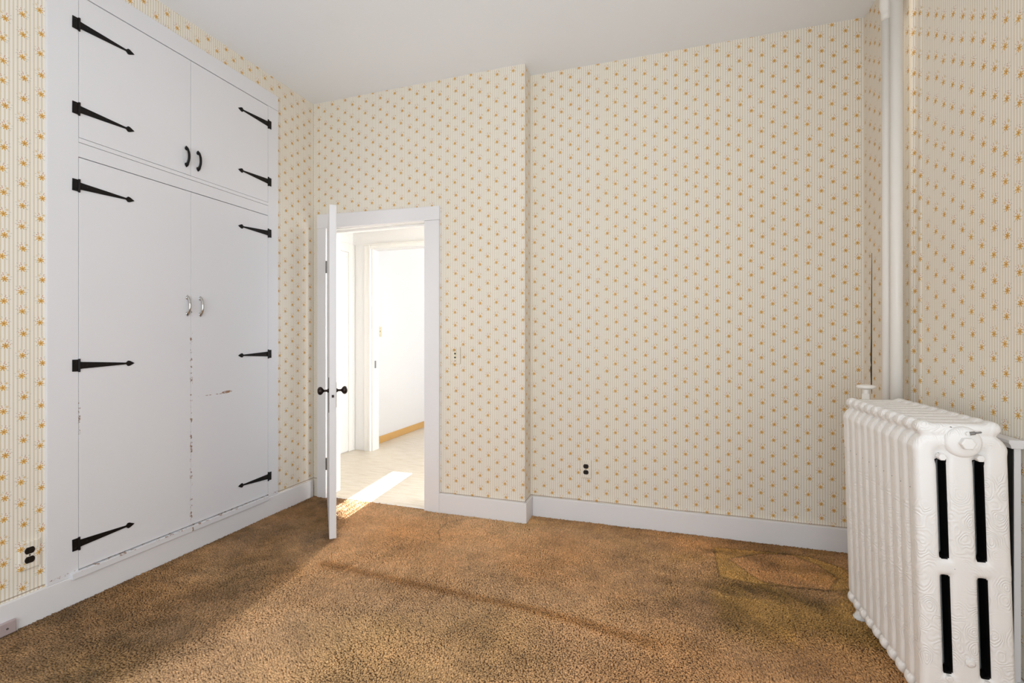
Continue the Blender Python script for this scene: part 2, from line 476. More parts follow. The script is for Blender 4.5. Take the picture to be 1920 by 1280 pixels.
bm = bmesh.new(); box(bm, 0.036, OP0, -0.02, 0.008, -0.008, 2.031)
struct('trim_1', bm, M_white, 'left upright of the white door casing', 'door casing', M=MF)
bm = bmesh.new(); box(bm, OP1 - 0.004, 1.070, -0.02, 0.008, -0.008, 2.0195)
struct('trim_2', bm, M_white, 'right upright of the white door casing', 'door casing', M=MF)
bm = bmesh.new(); hexa(bm, [(0.036, -0.021, 2.0315), (1.071, -0.021, 2.020), (1.071, 0.008, 2.020), (0.036, 0.008, 2.0315),
                            (0.036, -0.021, 2.139), (1.071, -0.021, 2.116), (1.071, 0.008, 2.116), (0.036, 0.008, 2.139)])
struct('trim_3', bm, M_white, 'head of the white door casing', 'door casing', M=MF)
# jamb lining with stops
bm = bmesh.new()
box(bm, OP0 - 0.02, OP0, 0.0085, 0.15, 0, 2.05); box(bm, OP1, OP1 + 0.02, 0.0085, 0.15, 0, 2.05); box(bm, OP0, OP1, 0.0085, 0.15, 2.022, 2.05)
struct('trim_4', bm, M_halltrim, 'white jamb lining inside the doorway', 'door jamb', M=MF)
bm = bmesh.new()
box(bm, OP0, OP0 + 0.012, 0.055, 0.09, 0, 2.01); box(bm, OP1 - 0.012, OP1, 0.055, 0.09, 0, 2.01); box(bm, OP0, OP1, 0.055, 0.09, 2.008, 2.022)
struct('trim_5', bm, M_halltrim, 'thin white door stop round the jamb', 'door stop', M=MF, bevel=0.002)

# ------------------------------------------------------------------ hall and far room
HX, HY, HZ = -3.2, 4.36, 2.34
FX, FY1, FXR = -3.1, 7.05, -0.5
def hs(name, quads, mat, label, cat):
    return sheet(name, [(q[0], None) for q in quads], mat, label, cat)
hs('floor_hall', [([(-4.2, 3.13, 0), (1.1, 3.13, 0), (1.1, HY + 0.11, 0), (-4.2, HY + 0.11, 0)], None),
                  ([(-2.47, thr(-2.47) + 0.004, 0), (-1.55, thr(-1.55) + 0.004, 0), (-1.55, 3.13, 0), (-2.47, 3.13, 0)], None),
                  ([(FX, HY + 0.11, 0), (FXR, HY + 0.11, 0), (FXR, FY1, 0), (FX, FY1, 0)], None)], M_vinyl, 'cream streaked hall floor beyond the doorway', 'floor')
hs('ceiling_hall', [([(HX - 0.02, 3.13, HZ), (1.1, 3.13, HZ), (1.1, HY, HZ), (HX - 0.02, HY, HZ)], None)], M_hallceil, 'low cream hall ceiling', 'ceiling')
hs('ceiling_far_room', [([(FX, HY + 0.1, 2.6), (FXR, HY + 0.1, 2.6), (FXR, FY1, 2.6), (FX, FY1, 2.6)], None)], M_hallwall, 'ceiling of the bright room past the hall', 'ceiling')
hs('wall_hall_left', [wq((HX, 3.15), (HX, HY), 0, HZ, 0)], M_hallwall, 'end wall of the hall seen through the doorway', 'wall')
hs('wall_hall_right', [wq((1.1, 3.15), (1.1, 3.25), 0, HZ, 0), wq((1.1, 4.25), (1.1, HY), 0, HZ, 0), wq((1.1, 3.25), (1.1, 4.25), 0, 0.45, 0), wq((1.1, 3.25), (1.1, 4.25), 2.15, HZ, 0)], M_hallwall, 'far right end wall of the hall', 'wall')
hs('wall_hall_front', [wq((HX, 3.17), (-2.45, 3.17), 0, HZ, 0), wq((-1.58, 3.15), (1.1, 3.15), 0, HZ, 0), wq((-2.45, 3.16), (-1.58, 3.16), 2.05, HZ, 0)], M_hallwall, 'hall side of the doorway wall', 'wall')
O2L, O2R, O2Z = -2.955, -2.19, 2.145
for nm, a in (('wall_hall_back', (HX, O2L, 0, HZ)), ('wall_hall_back_right', (-1.3, 1.1, 0, HZ)), ('wall_hall_back_pier', (O2R, -2.12, 0, HZ)), ('wall_hall_back_below_added_opening', (-2.12, -1.3, 0, 0.88)), ('wall_hall_back_above_added_opening', (-2.12, -1.3, 2.12, HZ)), ('wall_hall_back_top', (O2L, O2R, O2Z, 2.62))):
    bm = bx(a[0], a[1], HY, HY + 0.11, a[2], a[3])
    struct(nm, bm, M_hallwall, {'wall_hall_back': 'cream hall wall left of the inner doorway', 'wall_hall_back_right': 'cream hall wall right of the inner doorway', 'wall_hall_back_pier': 'narrow hall wall between inner doorway and added light opening', 'wall_hall_back_below_added_opening': 'hall wall under the added light opening', 'wall_hall_back_above_added_opening': 'hall wall over the added light opening', 'wall_hall_back_top': 'cream hall wall over the inner doorway'}[nm], 'wall', bevel=0)
WX0, WX1, WZ0, WZ1 = -2.673, -2.38, 1.476, 1.965
hs('wall_far_left', [wq((FX, HY + 0.11), (FX, FY1), 0, 2.6, 0)], M_hallwall, 'bright white wall with a light switch past the hall', 'wall')
hs('wall_far_end', [wq((FX, FY1), (WX0, FY1), 0, 2.6, 0), wq((WX1, FY1), (FXR, FY1), 0, 2.6, 0), wq((WX0, FY1), (WX1, FY1), 0, WZ0, 0), wq((WX0, FY1), (WX1, FY1), WZ1, 2.6, 0)], M_hallwall, 'end wall of the far room with a high window', 'wall')
hs('wall_far_right', [wq((FXR, HY + 0.11), (FXR, 4.95), 0, 2.6, 0), wq((FXR, 6.85), (FXR, FY1), 0, 2.6, 0), wq((FXR, 4.95), (FXR, 6.85), 0, 0.7, 0), wq((FXR, 4.95), (FXR, 6.85), 2.2, 2.6, 0)], M_hallwall, 'window wall of the far room', 'wall')
t = empty('window_3'); tag(t, 'high barred window at the end of the far room', 'window', kind='structure')
for k in range(5):
    X = WX0 + (k + 0.5) * 0.0495
    obj('bar', bx(X - 0.005, X + 0.005, FY1 - 0.005, FY1 + 0.005, WZ0, WZ1), M_halltrim, t)
obj('sill', bx(WX0 - 0.03, WX1 + 0.03, FY1 - 0.03, FY1 + 0.01, WZ0 - 0.03, WZ0), M_halltrim, t)
# inner doorway casing
def moulded(bm, x0, x1, z0, z1, yf):
    """upright casing board on a -Y facing wall: flat field with a raised outer band"""
    box(bm, x0, x1, yf - 0.018, yf, z0, z1)
bm = bmesh.new(); box(bm, -3.048, -2.968, HY - 0.02, HY - 0.0005, 0, 2.185); box(bm, -2.985, -2.968, HY - 0.028, HY - 0.02, 0, 2.185)
struct('trim_6', bm, M_halltrim, 'left upright of the inner doorway casing', 'door casing')
bm = bmesh.new(); box(bm, -3.048, -2.1, HY - 0.021, HY - 0.0005, 2.1855, 2.20); box(bm, -2.967, -2.1, HY - 0.02, HY - 0.0005, 2.15, 2.185)
struct('trim_7', bm, M_halltrim, 'head of the inner doorway casing', 'door casing')
bm = bmesh.new(); box(bm, O2L - 0.012, O2L + 0.004, HY - 0.0005, HY + 0.115, 0, O2Z); box(bm, O2R - 0.003, O2R + 0.012, HY - 0.0005, HY + 0.115, 0, O2Z)
j = struct('trim_8', bm, M_halltrim, 'jamb lining of the inner doorway', 'door jamb')
sp = obj('strike_plate', bx(O2L + 0.004, O2L + 0.0055, HY + 0.03, HY + 0.06, 0.88, 0.96), M_steel, j)
# casing on the hall end wall (an unlit side doorway, closed door)
bm = bmesh.new(); box(bm, HX + 0.0005, HX + 0.02, 4.265, 4.355, 0, 2.20); box(bm, HX + 0.0005, HX + 0.02, 3.40, 4.265, 2.11, 2.20); box(bm, HX + 0.02, HX + 0.027, 4.335, 4.355, 0, 2.20)
struct('trim_9', bm, M_halltrim, 'casing of the closed door on the hall end wall', 'door casing')
d2 = struct('door_2', bx(HX + 0.0005, HX + 0.012, 3.45, 4.264, 0.01, 2.109), M_halltrim, 'closed white door in the hall end wall', 'door')
# far room: oak baseboard and light switch
struct('baseboard_far', bx(FX + 0.0005, FX + 0.014, HY + 0.112, FY1, 0, 0.080), M_oak, 'honey oak baseboard in the bright room past the hall', 'baseboard')

def switch_on_X(name, label, X, Y, Z, mat):
    t = empty(name, (X, Y, Z)); tag(t, label, 'light switch')
    obj('cover_plate', bx(0.0005, 0.005, -0.035, 0.035, -0.057, 0.057), mat, t, bevel=0.002)
    obj('toggle', bx(0.005, 0.016, -0.005, 0.005, -0.004, 0.012), mat, t, bevel=0.002)
    for s in (-1, 1):
        bm = bmesh.new(); lathe(bm, [(0.003, 0), (0.003, 0.001)], 8, Matrix.Translation((0.005, 0, s * 0.038)) @ Matrix.Rotation(R(90), 4, 'Y'))
        obj('screw', bm, M_steel, t)
switch_on_X('light_switch', 'ivory light switch on the white wall past the hall', FX, 4.715, 1.275, M_ivory)

# ------------------------------------------------------------------ open door
DA = Vector((-2.381, 2.966)); DB = Vector((-1.868, 2.354))
dv = DB - DA; DL = dv.length; dang = math.atan2(dv.y, dv.x)
door = empty('door_1', (DA.x, DA.y, 0.012), (0, 0, dang))
tag(door, 'white painted door standing open into the room, seen edge-on', 'door', kind='structure')
DT, DH = 0.02, 1.98
bm = bx(0, DL, -DT, DT, 0, DH)
obj('door_slab', bm, M_white, door, bevel=0.004)
ZK = 0.873
for s in (-1, 1):
    kn = obj('escutcheon', bx(DL - 0.085, DL - 0.035, *sorted((s * (DT + 0.0004), s * (DT + 0.003))), ZK - 0.13 if s < 0 else ZK - 0.10, ZK + 0.08 if s < 0 else ZK + 0.05), M_bronze, door, bevel=0.001)
    Mk = Matrix.Translation((DL - 0.06, s * (DT + 0.003), ZK)) @ Matrix.Rotation(R(-90 * s), 4, 'X')
    bm = bmesh.new()
    lathe(bm, [(0.012, 0), (0.012, 0.004), (0.0075, 0.008), (0.0065, 0.022), (0.009, 0.028), (0.019, 0.034), (0.0245, 0.042), (0.0245, 0.05), (0.019, 0.058), (0.009, 0.062)], 20, Mk)
    obj('knob', bm, M_bronze, door, smooth=True)
obj('lock_faceplate', bx(DL + 0.0004, DL + 0.002, -0.013, 0.013, ZK - 0.105, ZK + 0.045), M_white, door, bevel=0.0005)
obj('latch_bolt', bx(DL + 0.002, DL + 0.008, -0.006, 0.006, ZK - 0.035, ZK - 0.020), M_bronze, door, bevel=0.001)
for z in (0.25, 1.72):
    bm = bmesh.new()
    lathe(bm, [(0.0065, -0.045), (0.0065, 0.045)], 12, Matrix.Translation((-0.006, -DT - 0.004, z)))
    box(bm, -0.003, 0.0, -DT, DT - 0.006, z - 0.044, z + 0.044)
    obj('hinge', bm, M_steel, door)

# ------------------------------------------------------------------ built-in cupboard
XF = -2.550          # face of frame and doors
cup = empty('built_in_cupboard', (XF, 2.0, 0.12))
tag(cup, 'white built-in cupboard with four doors and black strap hinges', 'cupboard')
CM = Matrix.Translation((-XF, -2.0, -0.12))
def cpart(name, bm, mat, parent=cup, **k):
    bm.transform(CM); return obj(name, bm, mat, parent, **k)
FY0, FY1c, FZ0, FZ1 = 1.346, 2.644, 0.1215, 2.873
DY0, DYM, DY1 = 1.464, 2.004, 2.554
UZ0, UZ1, LZ0, LZ1 = 2.119, 2.770, 0.143, 2.028
g = 0.0007
cpart('frame_stile', bx(XF - 0.024, XF, FY0, DY0 - g, FZ0, FZ1), M_cab, bevel=0.0015)
cpart('frame_stile', bx(XF - 0.024, XF, DY1 + g, FY1c, FZ0, UZ1 + 0.0025), M_cab, bevel=0.0015)
cpart('frame_top_rail', bx(XF - 0.024, XF, DY0 - g, FY1c, UZ1 + 0.004, FZ1), M_cab, bevel=0.0015)
cpart('frame_middle_rail', bx(XF - 0.024, XF - 0.0005, DY0 - g, DY1 + g, LZ1 + 0.003, 2.096), M_cab, bevel=0.0015)
cpart('frame_bead', bx(XF - 0.024, XF + 0.001, DY0, DY1, 2.0975, UZ0 - 0.0015), M_cab, bevel=0.0015)
cpart('carcass', bx(-3.1, XF - 0.03, FY0 + 0.02, FY1c - 0.02, 0.10, FZ1 - 0.02), M_dark)
lg = bmesh.new(); box(lg, XF - 0.02, XF + 0.016, 1.430, 2.546, 0.110, 0.1395)
cpart('bottom_ledge', lg, M_cab, bevel=0.002)

def strap_hinge_bm(s):
    """black spear-tipped strap hinge, pin at origin, strap along s*Y, plate on the other side; X out of the door"""
    bm = bmesh.new()
    pl = [(-0.026, -0.027), (-0.003, -0.027), (-0.003, 0.027), (-0.026, 0.027)]
    prism(bm, [(s * a, b) for a, b in pl], 'x', 0.0, 0.003)
    st = [(0.002, -0.017), (0.012, -0.0155), (0.10, -0.0105), (0.196, -0.0045), (0.200, -0.0050), (0.208, -0.0135), (0.216, -0.0125), (0.238, 0.0),
          (0.216, 0.0125), (0.208, 0.0135), (0.200, 0.0050), (0.196, 0.0045), (0.10, 0.0105), (0.012, 0.0155), (0.002, 0.017)]
    prism(bm, [(s * a, b) for a, b in st], 'x', 0.0, 0.0035)
    lathe(bm, [(0.0045, -0.030), (0.0045, 0.030)], 10, Matrix.Translation((0.003, 0, 0)))
    for a, b in ((0.03, 0.0), (0.11, 0.0), (0.213, 0.0), (-0.015, 0.016), (-0.015, -0.016)):
        lathe(bm, [(0.0038, 0.0), (0.0036, 0.0012), (0.002, 0.0022)], 8, Matrix.Translation((0.003, s * a, b)) @ Matrix.Rotation(R(90), 4, 'Y'))
    return bm

def handle_bm():
    """bow pull with leaf ends, X out of the door, Z along"""
    bm = bmesh.new()
    pts, rad = [], []
    for t in np.linspace(-1, 1, 17):
        z = 0.052 * t
        x = 0.003 + 0.020 * (1 - abs(t) ** 2.3)
        pts.append((x, 0, z)); w = 0.0068 + 0.0025 * max(0, 1 - abs(abs(t) - 0.86) / 0.22); rad.append((0.0055, w))
    pts = [(0.0015, 0, -0.060)] + pts + [(0.0015, 0, 0.060)]
    rad = [(0.001, 0.0012)] + rad + [(0.001, 0.0012)]
    tube(bm, pts, rad, 12, up=Vector((0, 1, 0)))
    for s in (-1, 1):
        lf = [(0.0, 0.060), (0.0085, 0.048), (0.0075, 0.038), (0.0, 0.034), (-0.0075, 0.038), (-0.0085, 0.048)]
        prism(bm, [(a, s * b) for a, b in lf], 'x', 0.0, 0.0035)
    return bm

hinge_mesh = {}
for s in (1, -1):
    bm = strap_hinge_bm(s); me = bpy.data.meshes.new('strap_hinge'); bmesh.ops.recalc_face_normals(bm, faces=bm.faces[:])
    bm.to_mesh(me); bm.free(); me.materials.append(M_black); hinge_mesh[s] = me
bm = handle_bm(); bmesh.ops.recalc_face_normals(bm, faces=bm.faces[:])
hm_black = bpy.data.meshes.new('door_pull'); bm.to_mesh(hm_black); bm.free(); hm_black.shade_smooth()
hm_chrome = hm_black.copy(); hm_black.materials.append(M_black); hm_chrome.materials.append(M_chrome)

def cup_door(y0, y1, z0, z1, side, hz, hy, hcz, hmesh, label, hl):
    d = cpart('cupboard_door', bx(XF - 0.021, XF, y0 + g, y1 - g, z0 + g, z1 - g), M_cab, bevel=0.0018)
    d['label'] = label
    yh = y0 if side > 0 else y1
    for z in hz:
        h = bpy.data.objects.new('strap_hinge', hinge_mesh[side]); link(h, d)
        h.location = Vector((XF + 0.0003, yh, z)) + CM.translation
        h.rotation_euler = (random.uniform(-0.02, 0.02), 0, 0)
    h = bpy.data.objects.new('door_pull', hmesh); link(h, d); h['label'] = hl
    h.location = Vector((XF + 0.0003, hy, hcz)) + CM.translation
cup_door(DY0, DYM, UZ0, UZ1, 1, (2.634, 2.248), 1.976, 2.218, hm_black, 'upper left cupboard door', 'black bow pull')
cup_door(DYM, DY1, UZ0 - 0.0005, UZ1, -1, (2.648, 2.260), 2.046, 2.217, hm_black, 'upper right cupboard door', 'black bow pull')
DM2 = 2.006
cup_door(DY0, DM2, LZ0, LZ1, 1, (1.897, 1.076, 0.262), 1.982, 1.383, hm_chrome, 'tall lower left cupboard door', 'chrome bow pull')
cup_door(DM2, DY1, LZ0, LZ1, -1, (1.911, 1.094, 0.266), 2.060, 1.383, hm_chrome, 'tall lower right cupboard door with a scratch', 'chrome bow pull')

# ------------------------------------------------------------------ outlets, switch, floor-level plate
def papered_plate(name, parent, pts_uv):
    """thin papered cover plate; pts_uv: function (a,b,d)->(world, uv)"""
    bm = bmesh.new(); uvl = bm.loops.layers.uv.new('UVMap')
    w, h, th, ch = 0.0355, 0.058, 0.009, 0.003
    def ring(k, d):
        return [(-w + k, -h + k, d), (w - k, -h + k, d), (w - k, h - k, d), (-w + k, h - k, d)]
    rings = [ring(0, 0.0004), ring(0, th - ch * 0.5), ring(ch, th)]
    vs = [[(bm.verts.new(pts_uv(*q)[0]), pts_uv(*q)[1]) for q in r] for r in rings]
    def face(l):
        f = bm.faces.new([q[0] for q in l])
        for lp, q in zip(f.loops, l): lp[uvl].uv = q[1]
    for i in range(2):
        for k in range(4):
            face([vs[i][k], vs[i][(k + 1) % 4], vs[i + 1][(k + 1) % 4], vs[i + 1][k]])
    face(vs[2])
    bmesh.ops.recalc_face_normals(bm, faces=bm.faces[:])
    me = bpy.data.meshes.new(name); bm.to_mesh(me); bm.free(); me.materials.append(M_paper)
    return link(bpy.data.objects.new(name, me), parent)

def receptacle_bm():
    """round socket face with flattened sides; local XY face, +Z out"""
    bm = bmesh.new(); pts = []
    for k in range(28):
        a = 2 * math.pi * k / 28
        pts.append((0.0172 * math.cos(a), max(-0.0138, min(0.0138, 0.0172 * math.sin(a)))))
    prism(bm, pts, 'z', 0.0, 0.0115)
    return bm

def outlet(name, label, M, u0):
    """M: local x along wall, y up, z out"""
    t = empty(name); tag(t, label, 'outlet'); t.matrix_world = M
    papered_plate('cover_plate', t, lambda a, b, d: ((a, b, d), (u0 + a, M.translation.z + b + 0.006)))
    for s in (-1, 1):
        bm = receptacle_bm(); bm.transform(Matrix.Translation((0, s * 0.0195, 0)))
        r = obj('receptacle', bm, M_bakelite, t, bevel=0.001)
        for q in (-1, 1):
            obj('slot', bx(q * 0.0063 - 0.001, q * 0.0063 + 0.001, s * 0.0195 - 0.004, s * 0.0195 + 0.004, 0.0115, 0.0118), M_slot, r)
    bm = bmesh.new(); lathe(bm, [(0.003, 0.009), (0.003, 0.010)], 10); obj('screw', bm, M_bakelite, t)
    return t
ML = Matrix(((0, 0, 1, XL), (1, 0, 0, 1.289), (0, 1, 0, 0.285), (0, 0, 0, 1)))
outlet('power_outlet', 'black double outlet with papered plate beside the cupboard', ML, 0.011 + 1.289 - YR + 0.004)
MB_ = Matrix(((1, 0, 0, -0.489), (0, 0, -1, YB), (0, 1, 0, 0.339), (0, 0, 0, 1)))
outlet('power_outlet', 'black double outlet low on the recessed wall', MB_, 23.9 + (-0.489 - e0.x) + 0.003)
# switch by the doorway
MS = MF @ Matrix(((1, 0, 0, 1.188), (0, 0, -1, 0), (0, 1, 0, 1.082), (0, 0, 0, 1)))
t = empty('light_switch'); t.matrix_world = MS; tag(t, 'wallpaper-covered push-button light switch beside the door casing', 'light switch')
papered_plate('cover_plate', t, lambda a, b, d: ((a, b, d), (UB + 1.188 + a + 0.006, 1.082 + b - 0.004)))
for z, r in ((0.013, 0.0055), (-0.013, 0.0055)):
    bm = bmesh.new(); lathe(bm, [(r, 0.009), (r, 0.014), (r * 0.8, 0.0155)], 14, Matrix.Translation((0, z, 0))); obj('push_button', bm, M_bakelite, t, smooth=False)
obj('button_plate', bx(-0.009, 0.009, -0.026, 0.026, 0.009, 0.0102), M_ivory, t, bevel=0.001)
for z in (0.036, -0.036):
    bm = bmesh.new(); lathe(bm, [(0.003, 0.009), (0.003, 0.010)], 10, Matrix.Translation((0, z, 0))); obj('screw', bm, M_bronze, t)
# surface box at the foot of the left baseboard
t = empty('cable_outlet_box', (-2.546, 1.17, 0.025)); tag(t, 'pinkish grey cable box on the baseboard at the far left', 'outlet box')
obj('cover', bx(0.0004, 0.016, -0.07, 0.066, -0.026, 0.026), M_plate, t, bevel=0.004)
bm = bmesh.new(); lathe(bm, [(0.0042, 0), (0.004, 0.0015), (0.002, 0.002)], 12, Matrix.Translation((0.016, 0.036, 0.0)) @ Matrix.Rotation(R(90), 4, 'Y'))
obj('screw', bm, M_steel, t)
# tear in the paper at the recess corner
bm = bmesh.new()
tear = [(0.0, 1.66), (0.003, 1.45), (0.005, 1.20), (0.009, 1.08), (0.004, 1.055), (0.010, 1.04), (0.004, 0.94), (0.0, 0.90)]
pts = [(3.035 + a * 0.0, z) for a, z in tear] + [(3.035 + a * 1.6, z) for a, z in tear[::-1][1:-1]]
prism(bm, pts, 'x', XR - 0.0022, XR - 0.0004)
tr = obj('paper_tear', bm, M_dark, wr); tr['label'] = 'dark split in the wallpaper near the corner'

# ------------------------------------------------------------------ radiator
def rbox(x, z, x0, x1, z0, z1, r):
    qx = np.abs(x - (x0 + x1) / 2) - (x1 - x0) / 2 + r; qz = np.abs(z - (z0 + z1) / 2) - (z1 - z0) / 2 + r
    return np.hypot(np.maximum(qx, 0), np.maximum(qz, 0)) + np.minimum(np.maximum(qx, qz), 0) - r
def smin(a, b, k):
    h = np.clip(0.5 + 0.5 * (b - a) / k, 0, 1); return b * (1 - h) + a * h - k * h * (1 - h)

def surface_nets(F, origin, h):
    nx, ny, nz = F.shape
    ins = F < 0
    cs = np.zeros((nx - 1, ny - 1, nz - 1), int)
    acc = np.zeros(cs.shape + (3,)); cnt = np.zeros(cs.shape)
    corners = [(i, j, k) for i in (0, 1) for j in (0, 1) for k in (0, 1)]
    def sub(A, c): return A[c[0]:nx - 1 + c[0], c[1]:ny - 1 + c[1], c[2]:nz - 1 + c[2]]
    for a in corners:
        for b in corners:
            if sum(abs(p - q) for p, q in zip(a, b)) != 1 or a > b: continue
            fa, fb = sub(F, a), sub(F, b)
            m = (fa < 0) != (fb < 0)
            tt = np.where(m, fa / np.where(m, fa - fb, 1), 0)
            for d in range(3):
                acc[..., d] += np.where(m, a[d] + tt * (b[d] - a[d]), 0)
            cnt += m
    act = cnt > 0
    idx = -np.ones(cs.shape, int); idx[act] = np.arange(act.sum())
    ii = np.argwhere(act)
    V = (ii + acc[act] / cnt[act][:, None]) * h + np.array(origin)
    faces = []
    for ax in range(3):
        o1, o2 = (ax + 1) % 3, (ax + 2) % 3
        a = [slice(None)] * 3; b = [slice(None)] * 3
        a[ax] = slice(0, -1); b[ax] = slice(1, None)
        ia, ib = ins[tuple(a)], ins[tuple(b)]
        e = np.argwhere(ia != ib)
        e = e[(e[:, o1] > 0) & (e[:, o2] > 0) & (e[:, o1] < F.shape[o1] - 1) & (e[:, o2] < F.shape[o2] - 1)]
        flip = ia[tuple(e.T)]
        q = []
        for d1, d2 in ((-1, -1), (0, -1), (0, 0), (-1, 0)):
            c = e.copy(); c[:, o1] += d1; c[:, o2] += d2
            q.append(idx[tuple(c.T)])
        q = np.stack(q, 1)
        q[~flip] = q[~flip][:, ::-1]
        faces.append(q)
    return V, np.concatenate(faces)

def np_mesh(name, V, Fq, mat, smooth=True):
    me = bpy.data.meshes.new(name)
    n = Fq.shape[1]
    me.vertices.add(len(V)); me.vertices.foreach_set('co', V.astype(np.float32).ravel())
    me.loops.add(Fq.size); me.loops.foreach_set('vertex_index', Fq.astype(np.int32).ravel())
    me.polygons.add(len(Fq)); me.polygons.foreach_set('loop_start', np.arange(0, Fq.size, n, dtype=np.int32))
    me.polygons.foreach_set('loop_total', np.full(len(Fq), n, dtype=np.int32))
    me.update(calc_edges=True); me.validate()
    if smooth: me.shade_smooth()
    me.materials.append(mat)
    return me

RW, RTOP = 0.232, 0.938
def section_mesh():
    h = 0.0042
    xs = np.arange(-0.030, 0.266, h); ys = np.arange(-0.046, 0.047, h); zs = np.arange(0.035, 0.965, h)
    x, z = np.meshgrid(xs, zs, indexing='ij')
    d = rbox(x, z, 0.0, 0.0585, 0.095, 0.87, 0.020)                                   # three columns
    d = np.minimum(d, rbox(x, z, 0.0765, 0.1495, 0.095, 0.87, 0.006))
    d = np.minimum(d, rbox(x, z, 0.1690, RW, 0.095, 0.87, 0.020))
    d = smin(d, rbox(x, z, 0.001, RW - 0.001, 0.818, 0.898, 0.044), 0.010)           # top header
    d = smin(d, rbox(x, z, 0.004, RW - 0.004, 0.466, 0.520, 0.010), 0.008)           # bridge
    d = smin(d, rbox(x, z, 0.003, RW - 0.003, 0.098, 0.170, 0.025), 0.008)           # bottom header
    d = smin(d, rbox(x, z, 0.022, RW - 0.022, 0.890, RTOP - 0.007, 0.014), 0.008)    # crown
    for cx in (0.031, RW - 0.031):
        d = smin(d, np.hypot(x - cx, z - 0.917) - 0.021, 0.006)
    for cx in (0.016, 0.075, RW - 0.075, RW - 0.016):
        d = smin(d, np.hypot(x - cx, z - 0.086) - 0.025, 0.004)
    d = d[:, None, :]; y = ys[None, :, None]
    z3 = zs[None, None, :]; x3 = xs[:, None, None]
    T = 0.0315 - 0.0085 / (1 + np.exp((z3 - 0.105) / 0.006)) - 0.0035 / (1 + np.exp((0.900 - z3) / 0.005))
    for cx in (0.0655, 0.161):
        T = T - 0.019 * np.exp(-(((x3 - cx) / 0.017) ** 2 + ((z3 - 0.838) / 0.020) ** 2))
    r = 0.019
    w1 = d + r; w2 = np.abs(y) - T + r
    F = np.minimum(np.maximum(w1, w2), 0) + np.hypot(np.maximum(w1, 0), np.maximum(w2, 0)) - r
    V, Q = surface_nets(F, (xs[0], ys[0], zs[0]), h)
    me = np_mesh('radiator_section', V, Q, M_rad)
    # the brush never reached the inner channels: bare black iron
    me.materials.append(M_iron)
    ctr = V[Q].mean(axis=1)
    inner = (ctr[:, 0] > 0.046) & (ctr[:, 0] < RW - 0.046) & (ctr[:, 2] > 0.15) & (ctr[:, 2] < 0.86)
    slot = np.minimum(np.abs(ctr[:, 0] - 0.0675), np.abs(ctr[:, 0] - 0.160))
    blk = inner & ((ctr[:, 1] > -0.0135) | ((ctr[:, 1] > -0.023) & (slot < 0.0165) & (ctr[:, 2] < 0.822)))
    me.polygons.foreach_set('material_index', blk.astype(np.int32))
    return me

RY0, PIT, NS = 1.812, 0.0632, 10
rad = empty('radiator', (0.764, RY0, 0.0058), (0, R(-1.6), 0))
tag(rad, 'white cast-iron column radiator standing against the right wall', 'radiator')
sec = section_mesh()
for k in range(NS):
    o = bpy.data.objects.new('section', sec); link(o, rad); o.location = (0, k * PIT, 0)
# legs at both end sections
def leg_bm(y):
    bm = bmesh.new()
    return bm
for k in (0, NS - 1):
    for cx in (0.035, RW - 0.035):
        bm = bmesh.new()
        Ml = Matrix.Translation((cx, k * PIT, 0))
        lathe(bm, [(0.027, 0.0), (0.028, 0.006), (0.022, 0.014), (0.015, 0.030), (0.014, 0.050), (0.020, 0.075), (0.026, 0.10)], 16, Ml)
        obj('leg', bm, M_rad, rad, smooth=True)
# end face fittings
yf = -0.0315
bm = bmesh.new(); lathe(bm, [(0.048, -0.014), (0.047, -0.002), (0.044, 0.005), (0.038, 0.0085), (0.030, 0.0100), (0.018, 0.0108), (0.0, 0.0110)], 40, Matrix.Translation((0.121, yf, 0.877)) @ Matrix.Rotation(R(90), 4, 'X'), cap=False)
obj('end_boss', bm, M_rad, rad, smooth=True)
bm = bmesh.new(); lathe(bm, [(0.0185, 0.0), (0.0185, 0.018), (0.0165, 0.0205)], 6, Matrix.Translation((0.122, yf - 0.008, 0.877)) @ Matrix.Rotation(R(90), 4, 'X'))
obj('hex_plug', bm, M_rad, rad, bevel=0.0015)
bm = bmesh.new(); lathe(bm, [(0.010, 0), (0.010, 0.004), (0.0055, 0.006), (0.0055, 0.013)], 12, Matrix.Translation((0.126, yf - 0.004, 0.906)) @ Matrix.Rotation(R(90), 4, 'X'))
obj('bleed_valve_base', bm, M_rad, rad)
bm = bmesh.new()
lathe(bm, [(0.0052, 0), (0.0052, 0.012), (0.0028, 0.014), (0.0028, 0.026), (0.0012, 0.028)], 10, Matrix.Translation((0.130, yf - 0.015, 0.9062)) @ Matrix.Rotation(R(78), 4, 'Y') @ Matrix.Rotation(R(8), 4, 'X'))
bv = obj('bleed_valve', bm, M_steel, rad); bv['label'] = 'bare metal bleed valve'
for cx in (0.0665, 0.160):
    bm = bmesh.new(); lathe(bm, [(0.0105, -0.010), (0.0105, 0.010), (0.009, 0.012)], 6, Matrix.Translation((cx, yf + 0.004, 0.8305)) @ Matrix.Rotation(R(90), 4, 'X'))
    obj('tie_bolt', bm, M_rad, rad, bevel=0.001)
    bm = bmesh.new(); lathe(bm, [(0.0095, -0.004), (0.0095, 0.010), (0.008, 0.012)], 6, Matrix.Translation((cx, yf + 0.006, 0.158)) @ Matrix.Rotation(R(90), 4, 'X'))
    obj('tie_bolt', bm, M_rad, rad, bevel=0.001)
bm = bmesh.new(); lathe(bm, [(0.013, -0.002), (0.0125, 0.005), (0.007, 0.008)], 16, Matrix.Translation((0.119, yf, 0.215)) @ Matrix.Rotation(R(90), 4, 'X'))
obj('casting_button', bm, M_rad, rad, smooth=True)

